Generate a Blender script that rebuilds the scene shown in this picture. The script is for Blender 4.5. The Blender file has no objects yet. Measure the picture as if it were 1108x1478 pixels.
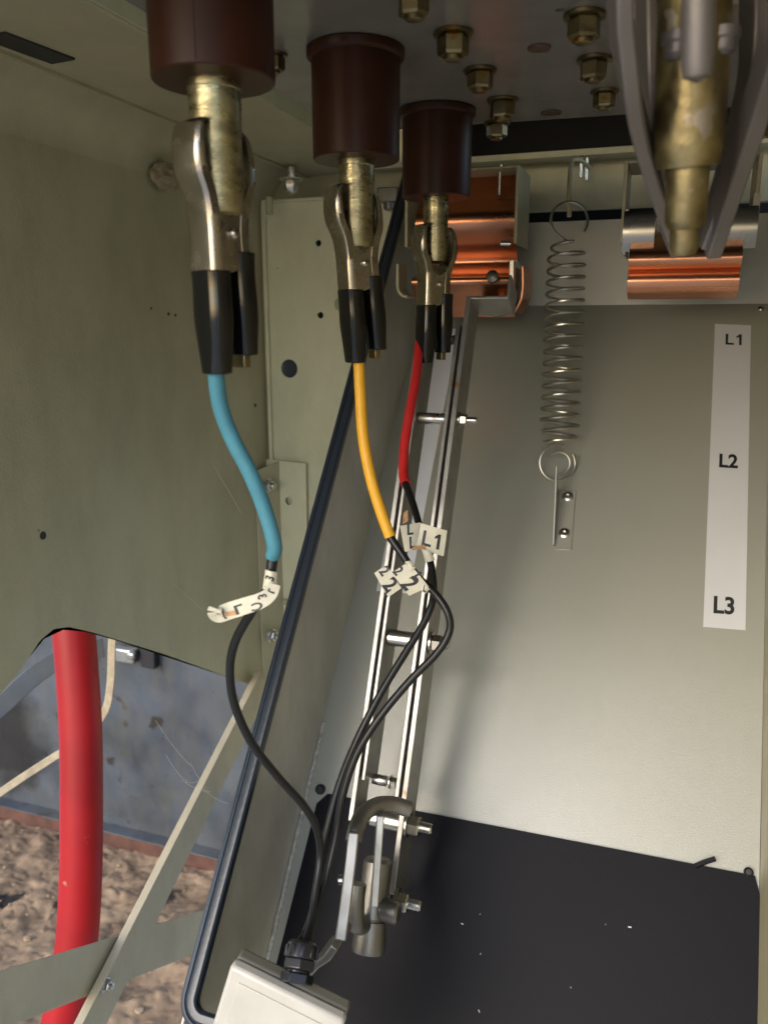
import bpy, bmesh, math, random
from mathutils import Vector, Matrix
random.seed(7)
V = Vector
rad = math.radians
S = bpy.context.scene
COL = S.collection

# ---------------- camera ----------------
FPX, CX, CY = 1150.0, 554.0, 739.0
yaw, pitch = rad(19.40), rad(13.17)
CF = V((-math.sin(yaw)*math.cos(pitch), math.cos(yaw)*math.cos(pitch), -math.sin(pitch)))
CR = V((math.cos(yaw), math.sin(yaw), 0.0))
CU = CR.cross(CF)
cam = bpy.data.cameras.new('camera')
camo = bpy.data.objects.new('camera', cam); COL.objects.link(camo)
camo.matrix_world = Matrix((( CR.x, CU.x, -CF.x, 0), (CR.y, CU.y, -CF.y, 0), (CR.z, CU.z, -CF.z, 0), (0, 0, 0, 1)))
cam.sensor_fit = 'VERTICAL'; cam.sensor_height = 24.0; cam.sensor_width = 18.0
cam.lens = FPX/1478*24.0
cam.clip_start = 0.01; cam.clip_end = 200
cam.dof.use_dof = True; cam.dof.focus_distance = 0.70; cam.dof.aperture_fstop = 6.0
S.camera = camo

# ---------------- light ----------------
SUN_EL, SUN_AZ = rad(30), rad(-158)      # azimuth of the sun as seen from the cabinet, measured from +Y towards +X
w = bpy.data.worlds.new('World'); S.world = w; w.use_nodes = True
nt = w.node_tree; nt.nodes.clear()
sky = nt.nodes.new('ShaderNodeTexSky'); sky.sky_type = 'NISHITA'; sky.sun_disc = False
sky.sun_elevation = SUN_EL; sky.sun_rotation = SUN_AZ; sky.dust_density = 1.4; sky.air_density = 1.0
bg = nt.nodes.new('ShaderNodeBackground'); bg.inputs['Strength'].default_value = 0.15
wo = nt.nodes.new('ShaderNodeOutputWorld')
nt.links.new(sky.outputs[0], bg.inputs[0]); nt.links.new(bg.outputs[0], wo.inputs[0])
sd = V((math.sin(SUN_AZ)*math.cos(SUN_EL), math.cos(SUN_AZ)*math.cos(SUN_EL), math.sin(SUN_EL)))
sl = bpy.data.lights.new('sun', 'SUN'); sl.energy = 0.34; sl.angle = rad(28); sl.color = (1.0, 0.985, 0.96)
so = bpy.data.objects.new('sun', sl); COL.objects.link(so)
so.rotation_euler = sd.to_track_quat('Z', 'Y').to_euler()
S.view_settings.view_transform = 'Standard'; S.view_settings.look = 'None'
S.view_settings.exposure = 1.42; S.view_settings.gamma = 1.0

# ---------------- pixel rays to planes of the cabinet ----------------
def at(x, y, d): return CF*d + CR*((x-CX)/FPX*d) - CU*((y-CY)/FPX*d)
def onax(x, y, i, v):
    r = at(x, y, 1.0); return r*(v/r[i])
def onpl(x, y, p0, n):
    r = at(x, y, 1.0); return r*(p0.dot(n)/r.dot(n))
YB = 1.08                                  # back wall
SL = rad(51.4)
UP = V((0, math.cos(SL), math.sin(SL)))    # up the sloping tray
NB = V((0, -math.sin(SL), math.cos(SL)))   # out of the sloping tray
XD = V((1, 0, 0)); YD = V((0, 1, 0)); ZD = V((0, 0, 1))
FOLD = onax(900, 440, 1, YB)
def onB(x, y, off=0.0): return onpl(x, y, FOLD+NB*off, NB)
XS = -0.326                                # left side plate of the tray
XR = 0.1085                                # right wall
XW = -0.565                                # far left partition
ZC = 0.197                                 # ceiling plate
ZL = 0.2095                                # header ledge

# ---------------- objects ----------------
def tag(o, label=None, cat=None, group=None, kind=None):
    if label: o['label'] = label
    if cat: o['category'] = cat
    if group: o['group'] = group
    if kind: o['kind'] = kind
    return o
def empty(name, loc, label, cat, group=None):
    o = bpy.data.objects.new(name, None); COL.objects.link(o); o.location = loc
    o.empty_display_size = 0.01
    return tag(o, label, cat, group)
def link(name, me, mat, parent=None):
    o = bpy.data.objects.new(name, me); COL.objects.link(o)
    if mat and not me.materials: me.materials.append(mat)
    if parent:
        o.parent = parent; bpy.context.view_layer.update(); o.matrix_parent_inverse = parent.matrix_world.inverted()
    return o
def mk(name, bm, mat, parent=None, smooth=True, bevel=0, sub=0, ang=35):
    bmesh.ops.remove_doubles(bm, verts=bm.verts, dist=1e-6)
    bmesh.ops.recalc_face_normals(bm, faces=bm.faces)
    me = bpy.data.meshes.new(name); bm.to_mesh(me); bm.free()
    if smooth:
        me.polygons.foreach_set('use_smooth', [True]*len(me.polygons)); me.set_sharp_from_angle(angle=rad(ang))
    o = link(name, me, mat, parent)
    if bevel:
        m = o.modifiers.new('b', 'BEVEL'); m.width = bevel; m.segments = 2; m.limit_method = 'ANGLE'; m.angle_limit = rad(40)
        m.harden_normals = False
    return o
def B(): return bmesh.new()
def obox(bm, c, a, b, d):
    """box from centre and three half-extent vectors"""
    vs = []
    for i in (-1, 1):
        for j in (-1, 1):
            for k in (-1, 1): vs.append(bm.verts.new(c+a*i+b*j+d*k))
    for f in ((0,1,3,2),(4,6,7,5),(0,4,5,1),(2,3,7,6),(0,2,6,4),(1,5,7,3)): bm.faces.new([vs[i] for i in f])
def abox(bm, x0, x1, y0, y1, z0, z1):
    obox(bm, V(((x0+x1)/2, (y0+y1)/2, (z0+z1)/2)), V(((x1-x0)/2,0,0)), V((0,(y1-y0)/2,0)), V((0,0,(z1-z0)/2)))
def prism(bm, pts, ext):
    """closed polygon pts (3D) extruded by ext"""
    a = [bm.verts.new(p) for p in pts]; b = [bm.verts.new(p+ext) for p in pts]; n = len(pts)
    f1 = bm.faces.new(a); f2 = bm.faces.new(b[::-1])
    for i in range(n): bm.faces.new([a[i], a[(i+1) % n], b[(i+1) % n], b[i]])
    if n > 4: bmesh.ops.triangulate(bm, faces=[f1, f2])
def frame(ax):
    ax = ax.normalized(); t = V((0, 0, 1)) if abs(ax.z) < 0.9 else V((1, 0, 0))
    u = ax.cross(t).normalized(); return u, ax.cross(u).normalized(), ax
def lathe(bm, o, ax, prof, seg=32, n0=0.0):
    """prof: list of (r, h) along ax from o"""
    u, v, a = frame(ax); rings = []
    for r, h in prof:
        if r < 1e-6: rings.append([bm.verts.new(o+a*h)])
        else: rings.append([bm.verts.new(o+a*h+u*(r*math.cos(n0+2*math.pi*k/seg))+v*(r*math.sin(n0+2*math.pi*k/seg))) for k in range(seg)])
    for A, C in zip(rings, rings[1:]):
        for k in range(seg):
            k2 = (k+1) % seg
            if len(A) == 1 and len(C) == 1: continue
            if len(A) == 1: bm.faces.new([A[0], C[k], C[k2]])
            elif len(C) == 1: bm.faces.new([A[k], A[k2], C[0]])
            else: bm.faces.new([A[k], A[k2], C[k2], C[k]])
    for R_ in (rings[0], rings[-1]):
        if len(R_) > 2:
            try: bm.faces.new(R_)
            except ValueError: pass
def spline(P, n=8):
    """Catmull-Rom through points"""
    P = [V(p) for p in P]; Q = [P[0]*2-P[1]]+P+[P[-1]*2-P[-2]]; out = []
    for i in range(1, len(Q)-2):
        p0, p1, p2, p3 = Q[i-1:i+3]
        for k in range(n):
            t = k/n
            out.append(0.5*((2*p1)+(p2-p0)*t+(2*p0-5*p1+4*p2-p3)*t*t+(3*p1-p0-3*p2+p3)*t**3))
    out.append(P[-1]); return out
def tube(bm, P, r, seg=12, cap=True, flat=None):
    n = len(P); rs = r if isinstance(r, (list, tuple)) else [r]*n
    rings = []; u = None
    for i, p in enumerate(P):
        t = (P[min(i+1, n-1)]-P[max(i-1, 0)]).normalized()
        if u is None: u = frame(t)[0]
        u = (u-t*u.dot(t)).normalized(); v = t.cross(u)
        rings.append([bm.verts.new(p+u*(rs[i]*math.cos(2*math.pi*k/seg))+v*(rs[i]*math.sin(2*math.pi*k/seg))) for k in range(seg)])
    for A, C in zip(rings, rings[1:]):
        for k in range(seg): bm.faces.new([A[k], A[(k+1) % seg], C[(k+1) % seg], C[k]])
    if cap: bm.faces.new(rings[0]); bm.faces.new(rings[-1][::-1])
def sweep(bm, P, prof, side, closed_prof=True):
    """profile points (a,b) along path; a along 'side' made perpendicular, b along t x side"""
    n = len(P); rings = []
    for i, p in enumerate(P):
        t = (P[min(i+1, n-1)]-P[max(i-1, 0)]).normalized()
        s = side(i) if callable(side) else side
        s = (s-t*s.dot(t)).normalized(); q = t.cross(s)
        rings.append([bm.verts.new(p+s*a+q*b) for a, b in prof])
    m = len(prof)
    for A, C in zip(rings, rings[1:]):
        for k in range(m if closed_prof else m-1): bm.faces.new([A[k], A[(k+1) % m], C[(k+1) % m], C[k]])
    if closed_prof:
        bm.faces.new(rings[0]); bm.faces.new(rings[-1][::-1])
def cut(o, cutters):
    """bakes the holes drilled by the cutter meshes into o"""
    tmp = []
    for bm in cutters:
        bmesh.ops.recalc_face_normals(bm, faces=bm.faces)
        me = bpy.data.meshes.new('c'); bm.to_mesh(me); bm.free()
        c = bpy.data.objects.new('c', me); COL.objects.link(c); tmp.append(c)
        m = o.modifiers.new('h', 'BOOLEAN'); m.operation = 'DIFFERENCE'; m.object = c; m.solver = 'EXACT'
    bpy.context.view_layer.update()
    dg = bpy.context.evaluated_depsgraph_get()
    me = bpy.data.meshes.new_from_object(o.evaluated_get(dg)); o.modifiers.clear(); o.data = me
    for c in tmp: bpy.data.objects.remove(c)
def cyl(o, ax, r, h, seg=28):
    bm = B(); lathe(bm, o-ax.normalized()*h, ax, [(r, 0), (r, 2*h)], seg); return bm
def text_mesh(txt, bold=0.0):
    if txt == 'L1':
        Lp = [(-.52, -.36), (-.52, .36), (-.37, .36), (-.37, -.23), (-.04, -.23), (-.04, -.36)]
        Op = [(.25, -.36), (.25, .17), (.10, .09), (.10, .21), (.28, .36), (.40, .36), (.40, -.36)]
        vs = [V((x, y, 0)) for x, y in Lp+Op]; return vs, [[0, 1, 2, 3], [0, 3, 4, 5], [6, 7, 11, 12], [7, 8, 9, 10, 11]]
    cu = bpy.data.curves.new('t', 'FONT'); cu.body = txt; cu.align_x = 'CENTER'; cu.align_y = 'CENTER'; cu.offset = bold; cu.resolution_u = 4
    o = bpy.data.objects.new('t', cu); COL.objects.link(o); bpy.context.view_layer.update()
    me = bpy.data.meshes.new_from_object(o.evaluated_get(bpy.context.evaluated_depsgraph_get()))
    vs = [v.co.copy() for v in me.vertices]; fs = [list(p.vertices) for p in me.polygons]
    bpy.data.objects.remove(o); return vs, fs
def letter(bm, txt, fn, u, v, h, rot=0.0, bold=0.02, sx=1.0):
    """flat print laid on a patch: fn(u,v) -> 3D; h is letter height in patch units"""
    vs, fs = text_mesh(txt, bold); c, s = math.cos(rot), math.sin(rot); k = h/0.7; out = []
    for p in vs:
        x, y = p.x*k*sx, p.y*k
        out.append(bm.verts.new(fn(u+x*c-y*s, v+x*s+y*c)))
    for f in fs:
        try: bm.faces.new([out[i] for i in f])
        except ValueError: pass

# ---------------- materials ----------------
def mat(name, col, rough=0.5, metal=0.0, spec=0.5, bump=0.0, bscale=300.0, vary=0.0, vscale=12.0, stretch=None, dirt=None, dscale=60, dthr=0.66, coat=0.0, rvar=0.0, col2=None, grime=0.0, shade_patch=None):
    m = bpy.data.materials.new(name); m.use_nodes = True; N = m.node_tree.nodes; L = m.node_tree.links
    b = N['Principled BSDF']; b.inputs['Base Color'].default_value = (*col, 1); b.inputs['Roughness'].default_value = rough
    b.inputs['Metallic'].default_value = metal; b.inputs['Specular IOR Level'].default_value = spec
    b.inputs['Coat Weight'].default_value = coat; b.inputs['Coat Roughness'].default_value = 0.15
    tc = N.new('ShaderNodeTexCoord'); src = tc.outputs['Object']
    if stretch:
        mp = N.new('ShaderNodeMapping'); mp.inputs['Scale'].default_value = stretch; L.new(src, mp.inputs[0]); ssrc = mp.outputs[0]
    else: ssrc = src
    colout = None
    if vary or col2:
        n = N.new('ShaderNodeTexNoise'); n.inputs['Scale'].default_value = vscale; n.inputs['Detail'].default_value = 6; L.new(ssrc, n.inputs[0])
        r = N.new('ShaderNodeValToRGB'); r.color_ramp.elements[0].position = 0.35; r.color_ramp.elements[1].position = 0.68
        c2 = col2 if col2 else tuple(max(0, x*(1-vary)) for x in col)
        r.color_ramp.elements[0].color = (*c2, 1); r.color_ramp.elements[1].color = (*(col if col2 else tuple(min(1, x*(1+vary*0.5)) for x in col)), 1)
        L.new(n.outputs[0], r.inputs[0]); colout = r.outputs[0]
    if dirt:
        n = N.new('ShaderNodeTexNoise'); n.inputs['Scale'].default_value = dscale; n.inputs['Detail'].default_value = 4; L.new(src, n.inputs[0])
        r = N.new('ShaderNodeValToRGB'); r.color_ramp.elements[0].position = dthr; r.color_ramp.elements[1].position = dthr+0.05
        r.color_ramp.elements[0].color = (0, 0, 0, 1); r.color_ramp.elements[1].color = (1, 1, 1, 1)
        mx = N.new('ShaderNodeMix'); mx.data_type = 'RGBA'
        L.new(n.outputs[0], r.inputs[0]); L.new(r.outputs[0], mx.inputs[0])
        if colout: L.new(colout, mx.inputs[6])
        else: mx.inputs[6].default_value = (*col, 1)
        mx.inputs[7].default_value = (*dirt, 1); colout = mx.outputs[2]
    if grime:
        mp = N.new('ShaderNodeMapping'); mp.inputs['Scale'].default_value = (1.6, 1.6, 0.7); L.new(src, mp.inputs[0])
        n = N.new('ShaderNodeTexNoise'); n.inputs['Scale'].default_value = 9; n.inputs['Detail'].default_value = 9; n.inputs['Roughness'].default_value = 0.68; L.new(mp.outputs[0], n.inputs[0])
        r = N.new('ShaderNodeMapRange'); r.inputs[1].default_value = 0.42; r.inputs[2].default_value = 0.72; r.inputs[3].default_value = 0.0; r.inputs[4].default_value = grime
        L.new(n.outputs[0], r.inputs[0]); mx = N.new('ShaderNodeMix'); mx.data_type = 'RGBA'; L.new(r.outputs[0], mx.inputs[0])
        L.new(colout, mx.inputs[6]) if colout else None
        if not colout: mx.inputs[6].default_value = (*col, 1)
        mx.inputs[7].default_value = (0.13, 0.115, 0.08, 1); colout = mx.outputs[2]
    if shade_patch:  # dark shadow patch painted into the colour, edge broken by noise
        (cx_, cz_), rad_ = shade_patch
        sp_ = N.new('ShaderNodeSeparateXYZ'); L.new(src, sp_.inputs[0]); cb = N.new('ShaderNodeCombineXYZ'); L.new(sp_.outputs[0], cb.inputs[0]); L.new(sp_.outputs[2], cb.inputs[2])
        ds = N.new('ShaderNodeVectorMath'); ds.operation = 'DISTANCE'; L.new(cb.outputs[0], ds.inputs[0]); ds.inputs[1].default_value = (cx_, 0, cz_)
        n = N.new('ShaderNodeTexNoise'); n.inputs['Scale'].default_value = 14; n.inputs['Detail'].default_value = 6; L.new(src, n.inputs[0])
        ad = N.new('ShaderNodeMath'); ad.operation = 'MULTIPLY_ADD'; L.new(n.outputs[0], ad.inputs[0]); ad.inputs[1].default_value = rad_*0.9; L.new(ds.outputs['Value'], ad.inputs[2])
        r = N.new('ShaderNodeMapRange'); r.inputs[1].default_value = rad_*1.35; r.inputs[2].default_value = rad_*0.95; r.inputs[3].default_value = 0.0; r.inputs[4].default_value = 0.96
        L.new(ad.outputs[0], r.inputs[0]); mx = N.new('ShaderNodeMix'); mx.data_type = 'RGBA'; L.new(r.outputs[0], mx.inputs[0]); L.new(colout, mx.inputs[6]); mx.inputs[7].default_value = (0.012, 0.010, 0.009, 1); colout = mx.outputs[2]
    if colout: L.new(colout, b.inputs['Base Color'])
    if rvar:
        n = N.new('ShaderNodeTexNoise'); n.inputs['Scale'].default_value = vscale*2.3; n.inputs['Detail'].default_value = 5; L.new(ssrc, n.inputs[0])
        mr = N.new('ShaderNodeMapRange'); mr.inputs[1].default_value = 0.3; mr.inputs[2].default_value = 0.7
        mr.inputs[3].default_value = rough-rvar; mr.inputs[4].default_value = rough+rvar
        L.new(n.outputs[0], mr.inputs[0]); L.new(mr.outputs[0], b.inputs['Roughness'])
    if bump:
        n = N.new('ShaderNodeTexNoise'); n.inputs['Scale'].default_value = bscale; n.inputs['Detail'].default_value = 3; L.new(ssrc, n.inputs[0])
        bp = N.new('ShaderNodeBump'); bp.inputs['Strength'].default_value = bump; bp.inputs['Distance'].default_value = 0.001
        L.new(n.outputs[0], bp.inputs['Height']); L.new(bp.outputs[0], b.inputs['Normal']); L.new(bp.outputs[0], b.inputs['Coat Normal'])
    return m
PC = (0.42, 0.380, 0.238)
M_paint = mat('grey paint', PC, 0.42, bump=0.25, bscale=500, vary=0.06, vscale=7, dirt=(0.17, 0.15, 0.10), dscale=75, dthr=0.78, rvar=0.05, grime=0.28)
M_plate = mat('lit plate paint', (0.68, 0.645, 0.43), 0.42, bump=0.25, bscale=500, vary=0.05, vscale=9, dirt=(0.2, 0.18, 0.12), dscale=60, dthr=0.76, rvar=0.05, grime=0.22)  # paint lightened to stand in for stronger light on the back plate
M_tray = mat('brushed grey paint', (0.325, 0.325, 0.272), 0.25, bump=0.26, bscale=1700, vary=0.05, vscale=5, stretch=(0.35, 1.3, 1.3), dirt=(0.20, 0.18, 0.13), dscale=90, dthr=0.79, coat=1.0)
M_side = mat('side paint', (0.52, 0.50, 0.42), 0.36, bump=0.2, bscale=500, vary=0.12, vscale=10, rvar=0.06, grime=0.35)
M_ceil = mat('ceiling paint', (0.20, 0.185, 0.165), 0.24, bump=0.05, bscale=200, vary=0.12, vscale=20, dirt=(0.10, 0.06, 0.03), dscale=40, dthr=0.74)
M_void = mat('void shade black', (0.004, 0.004, 0.004), 0.9)  # near-black colour stands in for shade inside the void
M_hole = mat('hole shade black', (0.012, 0.012, 0.014), 0.5)
M_ins = mat('brown resin', (0.036, 0.0095, 0.004), 0.40, spec=0.25, bump=0.05, bscale=60, vary=0.25, vscale=25)
M_zinc = mat('yellow zinc', (0.27, 0.225, 0.125), 0.40, metal=1.0, bump=0.12, bscale=300, vary=0.30, vscale=60, rvar=0.12, dirt=(0.30, 0.18, 0.05), dscale=70, dthr=0.62)
M_stud = mat('tinned brass stud', (0.43, 0.38, 0.23), 0.34, metal=1.0, bump=0.22, bscale=300, vary=0.40, vscale=60, stretch=(1, 1, 2.5), rvar=0.14)
M_steel = mat('stainless steel', (0.56, 0.54, 0.50), 0.27, metal=1.0, rvar=0.06)
M_cheek = mat('brushed cheek', (0.36, 0.34, 0.30), 0.28, metal=1.0, rvar=0.04)
M_jaw = mat('nickel jaw', (0.50, 0.44, 0.36), 0.25, metal=1.0, bump=0.04, bscale=200, vary=0.15, vscale=40, rvar=0.08)
M_bar = mat('plated bar', (0.36, 0.345, 0.315), 0.40, metal=0.75, bump=0.03, bscale=300, vary=0.18, vscale=30, dirt=(0.35, 0.18, 0.06), dscale=38, dthr=0.70, rvar=0.08)
M_lever = mat('dull steel lever', (0.26, 0.245, 0.22), 0.42, metal=0.85, bump=0.3, bscale=260, vary=0.25, vscale=30)
M_arm = mat('grey contact finger', (0.20, 0.18, 0.175), 0.42, metal=0.5, bump=0.1, vary=0.1)
M_copper = mat('copper', (0.66, 0.30, 0.17), 0.30, metal=1.0, vary=0.12, vscale=20, stretch=(0.3, 2, 2), rvar=0.04)
M_rub = mat('black rubber seal', (0.022, 0.030, 0.043), 0.30, bump=0.12, bscale=300, spec=0.6)  # blue of the reflected sky is mixed into the base colour
M_boot = mat('black pvc boot', (0.004, 0.004, 0.004), 0.13, spec=0.55, bump=0.05, bscale=90)
M_wire = mat('black cable', (0.010, 0.010, 0.010), 0.36, spec=0.35, bump=0.1, bscale=200)
M_blue = mat('blue sleeve', (0.065, 0.235, 0.30), 0.48, bump=0.25, bscale=500, vary=0.12, vscale=60)
M_yel = mat('yellow sleeve', (0.80, 0.40, 0.02), 0.45, bump=0.2, bscale=500, vary=0.08, vscale=60)
M_red = mat('red sleeve', (0.52, 0.02, 0.02), 0.45, bump=0.2, bscale=500, vary=0.1, vscale=60)
M_redc = mat('red cable jacket', (0.34, 0.006, 0.010), 0.42, spec=0.35, bump=0.15, bscale=40, vary=0.2, vscale=9, dirt=(0.40, 0.14, 0.11), dscale=42, dthr=0.70)
M_tag = mat('marker sleeve paper', (0.60, 0.56, 0.43), 0.5, vary=0.08, vscale=150)
M_glue = mat('old adhesive', (0.45, 0.24, 0.08), 0.4, vary=0.3, vscale=200)
M_ink = mat('black print', (0.015, 0.015, 0.015), 0.5)
M_strip = mat('label strip', (0.60, 0.61, 0.61), 0.42, vary=0.04)
M_stripb = mat('white label strip', (0.70, 0.72, 0.76), 0.35)
M_box = mat('ivory box plastic', (0.50, 0.475, 0.42), 0.42, bump=0.05, bscale=300, vary=0.06, vscale=30, grime=0.2, rvar=0.05)
M_boxr = mat('shaded box body', (0.17, 0.16, 0.125), 0.42, bump=0.05, bscale=300)  # colour darkened to imitate shade on the box's upper face
M_gland = mat('gland plastic', (0.016, 0.016, 0.018), 0.18)
M_mat = mat('black mat', (0.005, 0.005, 0.0075), 0.52, bump=0.2, bscale=900, vary=0.15, vscale=8, spec=0.14)
M_spring = mat('spring wire', (0.52, 0.50, 0.44), 0.30, metal=1.0)
M_weld = mat('bare edge', (0.62, 0.60, 0.52), 0.35, metal=0.6, bump=0.6, bscale=260, vary=0.35, vscale=220)
M_bluew = mat('slate blue wall', (0.070, 0.083, 0.102), 0.36, bump=0.15, bscale=120, vary=0.45, vscale=6, dirt=(0.03, 0.025, 0.022), dscale=15, dthr=0.635, rvar=0.12, grime=0.45, shade_patch=((-1.64, -1.09), .20))  # shadow area at its left is painted into the colour
M_redb = mat('red oxide plinth', (0.115, 0.052, 0.038), 0.6, vary=0.35, vscale=20, bump=0.3, bscale=90)
M_stone = mat('rubble', (0.40, 0.29, 0.19), 0.9, vary=0.4, vscale=30, bump=0.5, bscale=120)
M_mud = mat('dried mud', (0.30, 0.23, 0.14), 0.9, bump=1.0, bscale=90, vary=0.4, vscale=60)
M_cord = mat('cream cord', (0.42, 0.35, 0.24), 0.8, bump=0.6, bscale=400, vary=0.2, vscale=100)
M_web = mat('cobweb', (0.45, 0.43, 0.39), 0.6)
M_rust = mat('rusty patch', (0.10, 0.055, 0.03), 0.5, vary=0.5, vscale=120)
# floor
M_floor = mat('dusty concrete', (0.36, 0.245, 0.15), 0.9, bump=0.8, bscale=170, vary=0.45, vscale=14, dirt=(0.02, 0.015, 0.012), dscale=9, dthr=0.60, col2=(0.15, 0.098, 0.060))

M_strut = mat('strut paint', (0.40, 0.345, 0.235), 0.5, bump=0.2, bscale=400, vary=0.08, vscale=9, grime=0.3)
M_pin = mat('tarnished brass pin', (0.36, 0.29, 0.15), 0.42, metal=1.0, bump=0.35, bscale=130, vary=0.5, vscale=45, rvar=0.14, dirt=(0.46, 0.40, 0.34), dscale=55, dthr=0.60)
M_bounce = mat('bounce concrete', (0.42, 0.40, 0.36), 0.85, vary=0.2, vscale=3)
# ================= the setting =================
# back wall behind the two compartments
def structure(name, bm, m, label=None, **k):
    o = mk(name, bm, m, None, **k); o['kind'] = 'structure'
    if label: o['label'] = label
    return o
# right half of the back wall, above the fold of the tray
zt = onax(900, 316, 1, YB).z
bm = B(); abox(bm, XS+0.001, 0.14, YB, YB+0.003, FOLD.z, zt)
structure('back_wall', bm, M_tray)
# sloping tray
b0 = V((0, YB, FOLD.z)); LEN = 1.05
bm = B(); obox(bm, V(((XS+XR)/2, YB, FOLD.z))-UP*(LEN/2)-NB*0.0015, XD*((XR-XS)/2), UP*(LEN/2), NB*0.0015)
tray = structure('sloping_back_panel', bm, M_tray, 'sloping grey panel behind the spring, bright and sparkling low down')
# black mat on the tray
P = [onB(474, 1146), onB(458, 1160), onB(398, 1400), onB(360, 1560), onB(1112, 1640), onB(1095, 1290), onB(1088, 1264)]
P = [p+NB*0.0005 for p in P]
P[3].x = P[2].x
bm = B(); prism(bm, P, NB*0.002)
matt = mk('black_mat', bm, M_mat, None, smooth=False); tag(matt, 'black rubber mat lying on the lower end of the sloping panel', 'mat')
# left compartment back plate
zk = onax(390, 292, 1, YB).z
bm = B(); abox(bm, XW-0.012, XS+0.02, YB-0.003, YB, -0.75, zk)
kplate = structure('drilled_back_plate', bm, M_plate, 'narrow grey back plate with drilled holes beside the partition')
hs = [cyl(onax(x, y, 1, YB-0.0015), YD, r/FPX*1.11, 0.02) for x, y, r in ((460, 351, 4.6), (463, 455, 4.8), (418, 532, 14.0))]
cut(kplate, hs)
bm = B(); abox(bm, XW+0.004, XS, YB+0.03, YB+0.032, -0.5, zk-0.01); structure('hole_shade_sheet', bm, M_hole)  # dark sheet added so the drilled holes look shaded
bm = B(); abox(bm, XW-0.004, -0.36, YB+0.034, YB+0.037, -0.5, 0.305); structure('rear_panel', bm, M_paint)
bm = B(); abox(bm, -0.36, -0.345, YB+0.034, YB+0.16, -0.1, 0.30); structure('void_shade_side', bm, M_void)
# folded lip along the left edge and top of that plate
xk = onax(386, 400, 1, YB).x
bm = B(); abox(bm, xk-0.001, xk+0.0035, YB-0.010, YB-0.0032, -0.50, zk+0.002)
mk('edge_lip', bm, M_plate, kplate, bevel=0.0006)
bm = B(); abox(bm, xk+0.004, XS+0.01, YB-0.012, YB-0.0032, zk-0.002, zk+0.0015)
mk('top_lip', bm, M_plate, kplate, bevel=0.0006)
for x, y, r in ((492, 439, 9.0),):
    c = onax(x, y, 1, YB-0.003); bm = B(); lathe(bm, c, -YD, [(r/FPX*1.1, 0), (r/FPX*1.1, 0.004), (r/FPX*.8, 0.0075), (0, 0.009)], 20)
    mk('rivet_head', bm, M_paint, kplate)
# far left partition with its cut-out
def W(x, y): return onax(x, y, 0, XW)
cw = [W(0, 1003), W(30, 968), W(58, 925), W(78, 908), W(100, 905), W(135, 913), W(240, 945), W(340, 981), W(372, 992)]
zfl = 0.165
poly = [V((XW, 0.05, zfl)), V((XW, 0.05, -0.45)), W(-60, 1070)]+cw+[V((XW, YB-0.0031, cw[-1].z-0.03)), V((XW, YB-0.0031, zfl))]
bm = B(); prism(bm, poly, V((-0.002, 0, 0)))
part = structure('left_partition', bm, M_paint, 'plain grey partition on the left with a cut-out at its foot', smooth=False)
for x, y, r in ((62, 773, 5.5), (218, 445, 2), (243, 453, 2.6), (253, 455, 2.4), (368, 585, 4), (50, 182, 4)):
    c = W(x, y); bm = B(); lathe(bm, c+V((0.0003, 0, 0)), XD, [(r/FPX*0.85, 0), (r/FPX*0.85, 0.0004)], 14)
    mk('speck', bm, M_hole, part)
# curved shoulder between partition and ledge
prof = [V((XW, 0, zfl)), V((XW+0.001, 0, zfl+0.012)), V((XW+0.006, 0, zfl+0.026)), V((XW+0.016, 0, zfl+0.037)), V((XW+0.03, 0, ZL+0.006)), V((-0.505, 0, ZL+0.002))]
bm = B(); pts = prof+[p+V((-0.002, 0, 0.003)) for p in prof[::-1]]
prism(bm, [p+V((0, 0.05, 0)) for p in pts], V((0, YB+0.05, 0)))
structure('partition_shoulder', bm, M_paint)
# ledge under the roof
bm = B(); abox(bm, -0.5045, -0.3825, 0.05, YB+0.09, ZL-0.0015, ZL+0.001)
ledge = structure('roof_ledge', bm, M_paint, 'pale flat ledge under the roof, left of the insulators')
bm = B(); abox(bm, -0.3845, -0.3805, 0.05, YB, ZL+0.0012, ZL+0.022); mk('upturned_lip', bm, M_paint, ledge, bevel=0.0006)
bm = B(); abox(bm, -0.507, -0.5047, 0.05, YB+0.09, ZL-0.0045, ZL+0.002); mk('seam', bm, M_paint, ledge)
# dark slot far left
c0, c1 = onax(-10, 50, 2, ZL-0.002), onax(92, 88, 2, ZL-0.002)
dd = (c1-c0); bm = B(); obox(bm, (c0+c1)/2, dd/2, V((-dd.y, dd.x, 0)).normalized()*0.013, V((0, 0, 0.0012)))
mk('slot', bm, M_hole, ledge, bevel=0.0008)
# ceiling plate
P = [V((-0.336, 0.12, ZC)), V((-0.336, 0.842, ZC)), V((0.13, 0.872, ZC)), V((0.13, 0.12, ZC))]
bm = B(); prism(bm, P, V((0, 0, 0.004)))
ceil = structure('ceiling_plate', bm, M_ceil, 'dark grey glossy ceiling plate carrying the nuts and brown insulators')
cut(ceil, [cyl(onax(808, 15, 2, ZC), ZD, 0.0032, 0.01)])
bm = B(); abox(bm, -0.36, 0.2, 0.12, YB+0.16, 0.30, 0.303); structure('void_shade_top', bm, M_void)
bm = B(); abox(bm, -0.36, 0.2, YB+0.158, YB+0.16, -0.1, 0.30); structure('void_shade_back', bm, M_void)
bm = B(); abox(bm, -0.62, 0.2, 0.05, YB+0.18, 0.306, 0.312); structure('roof', bm, M_paint)
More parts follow.
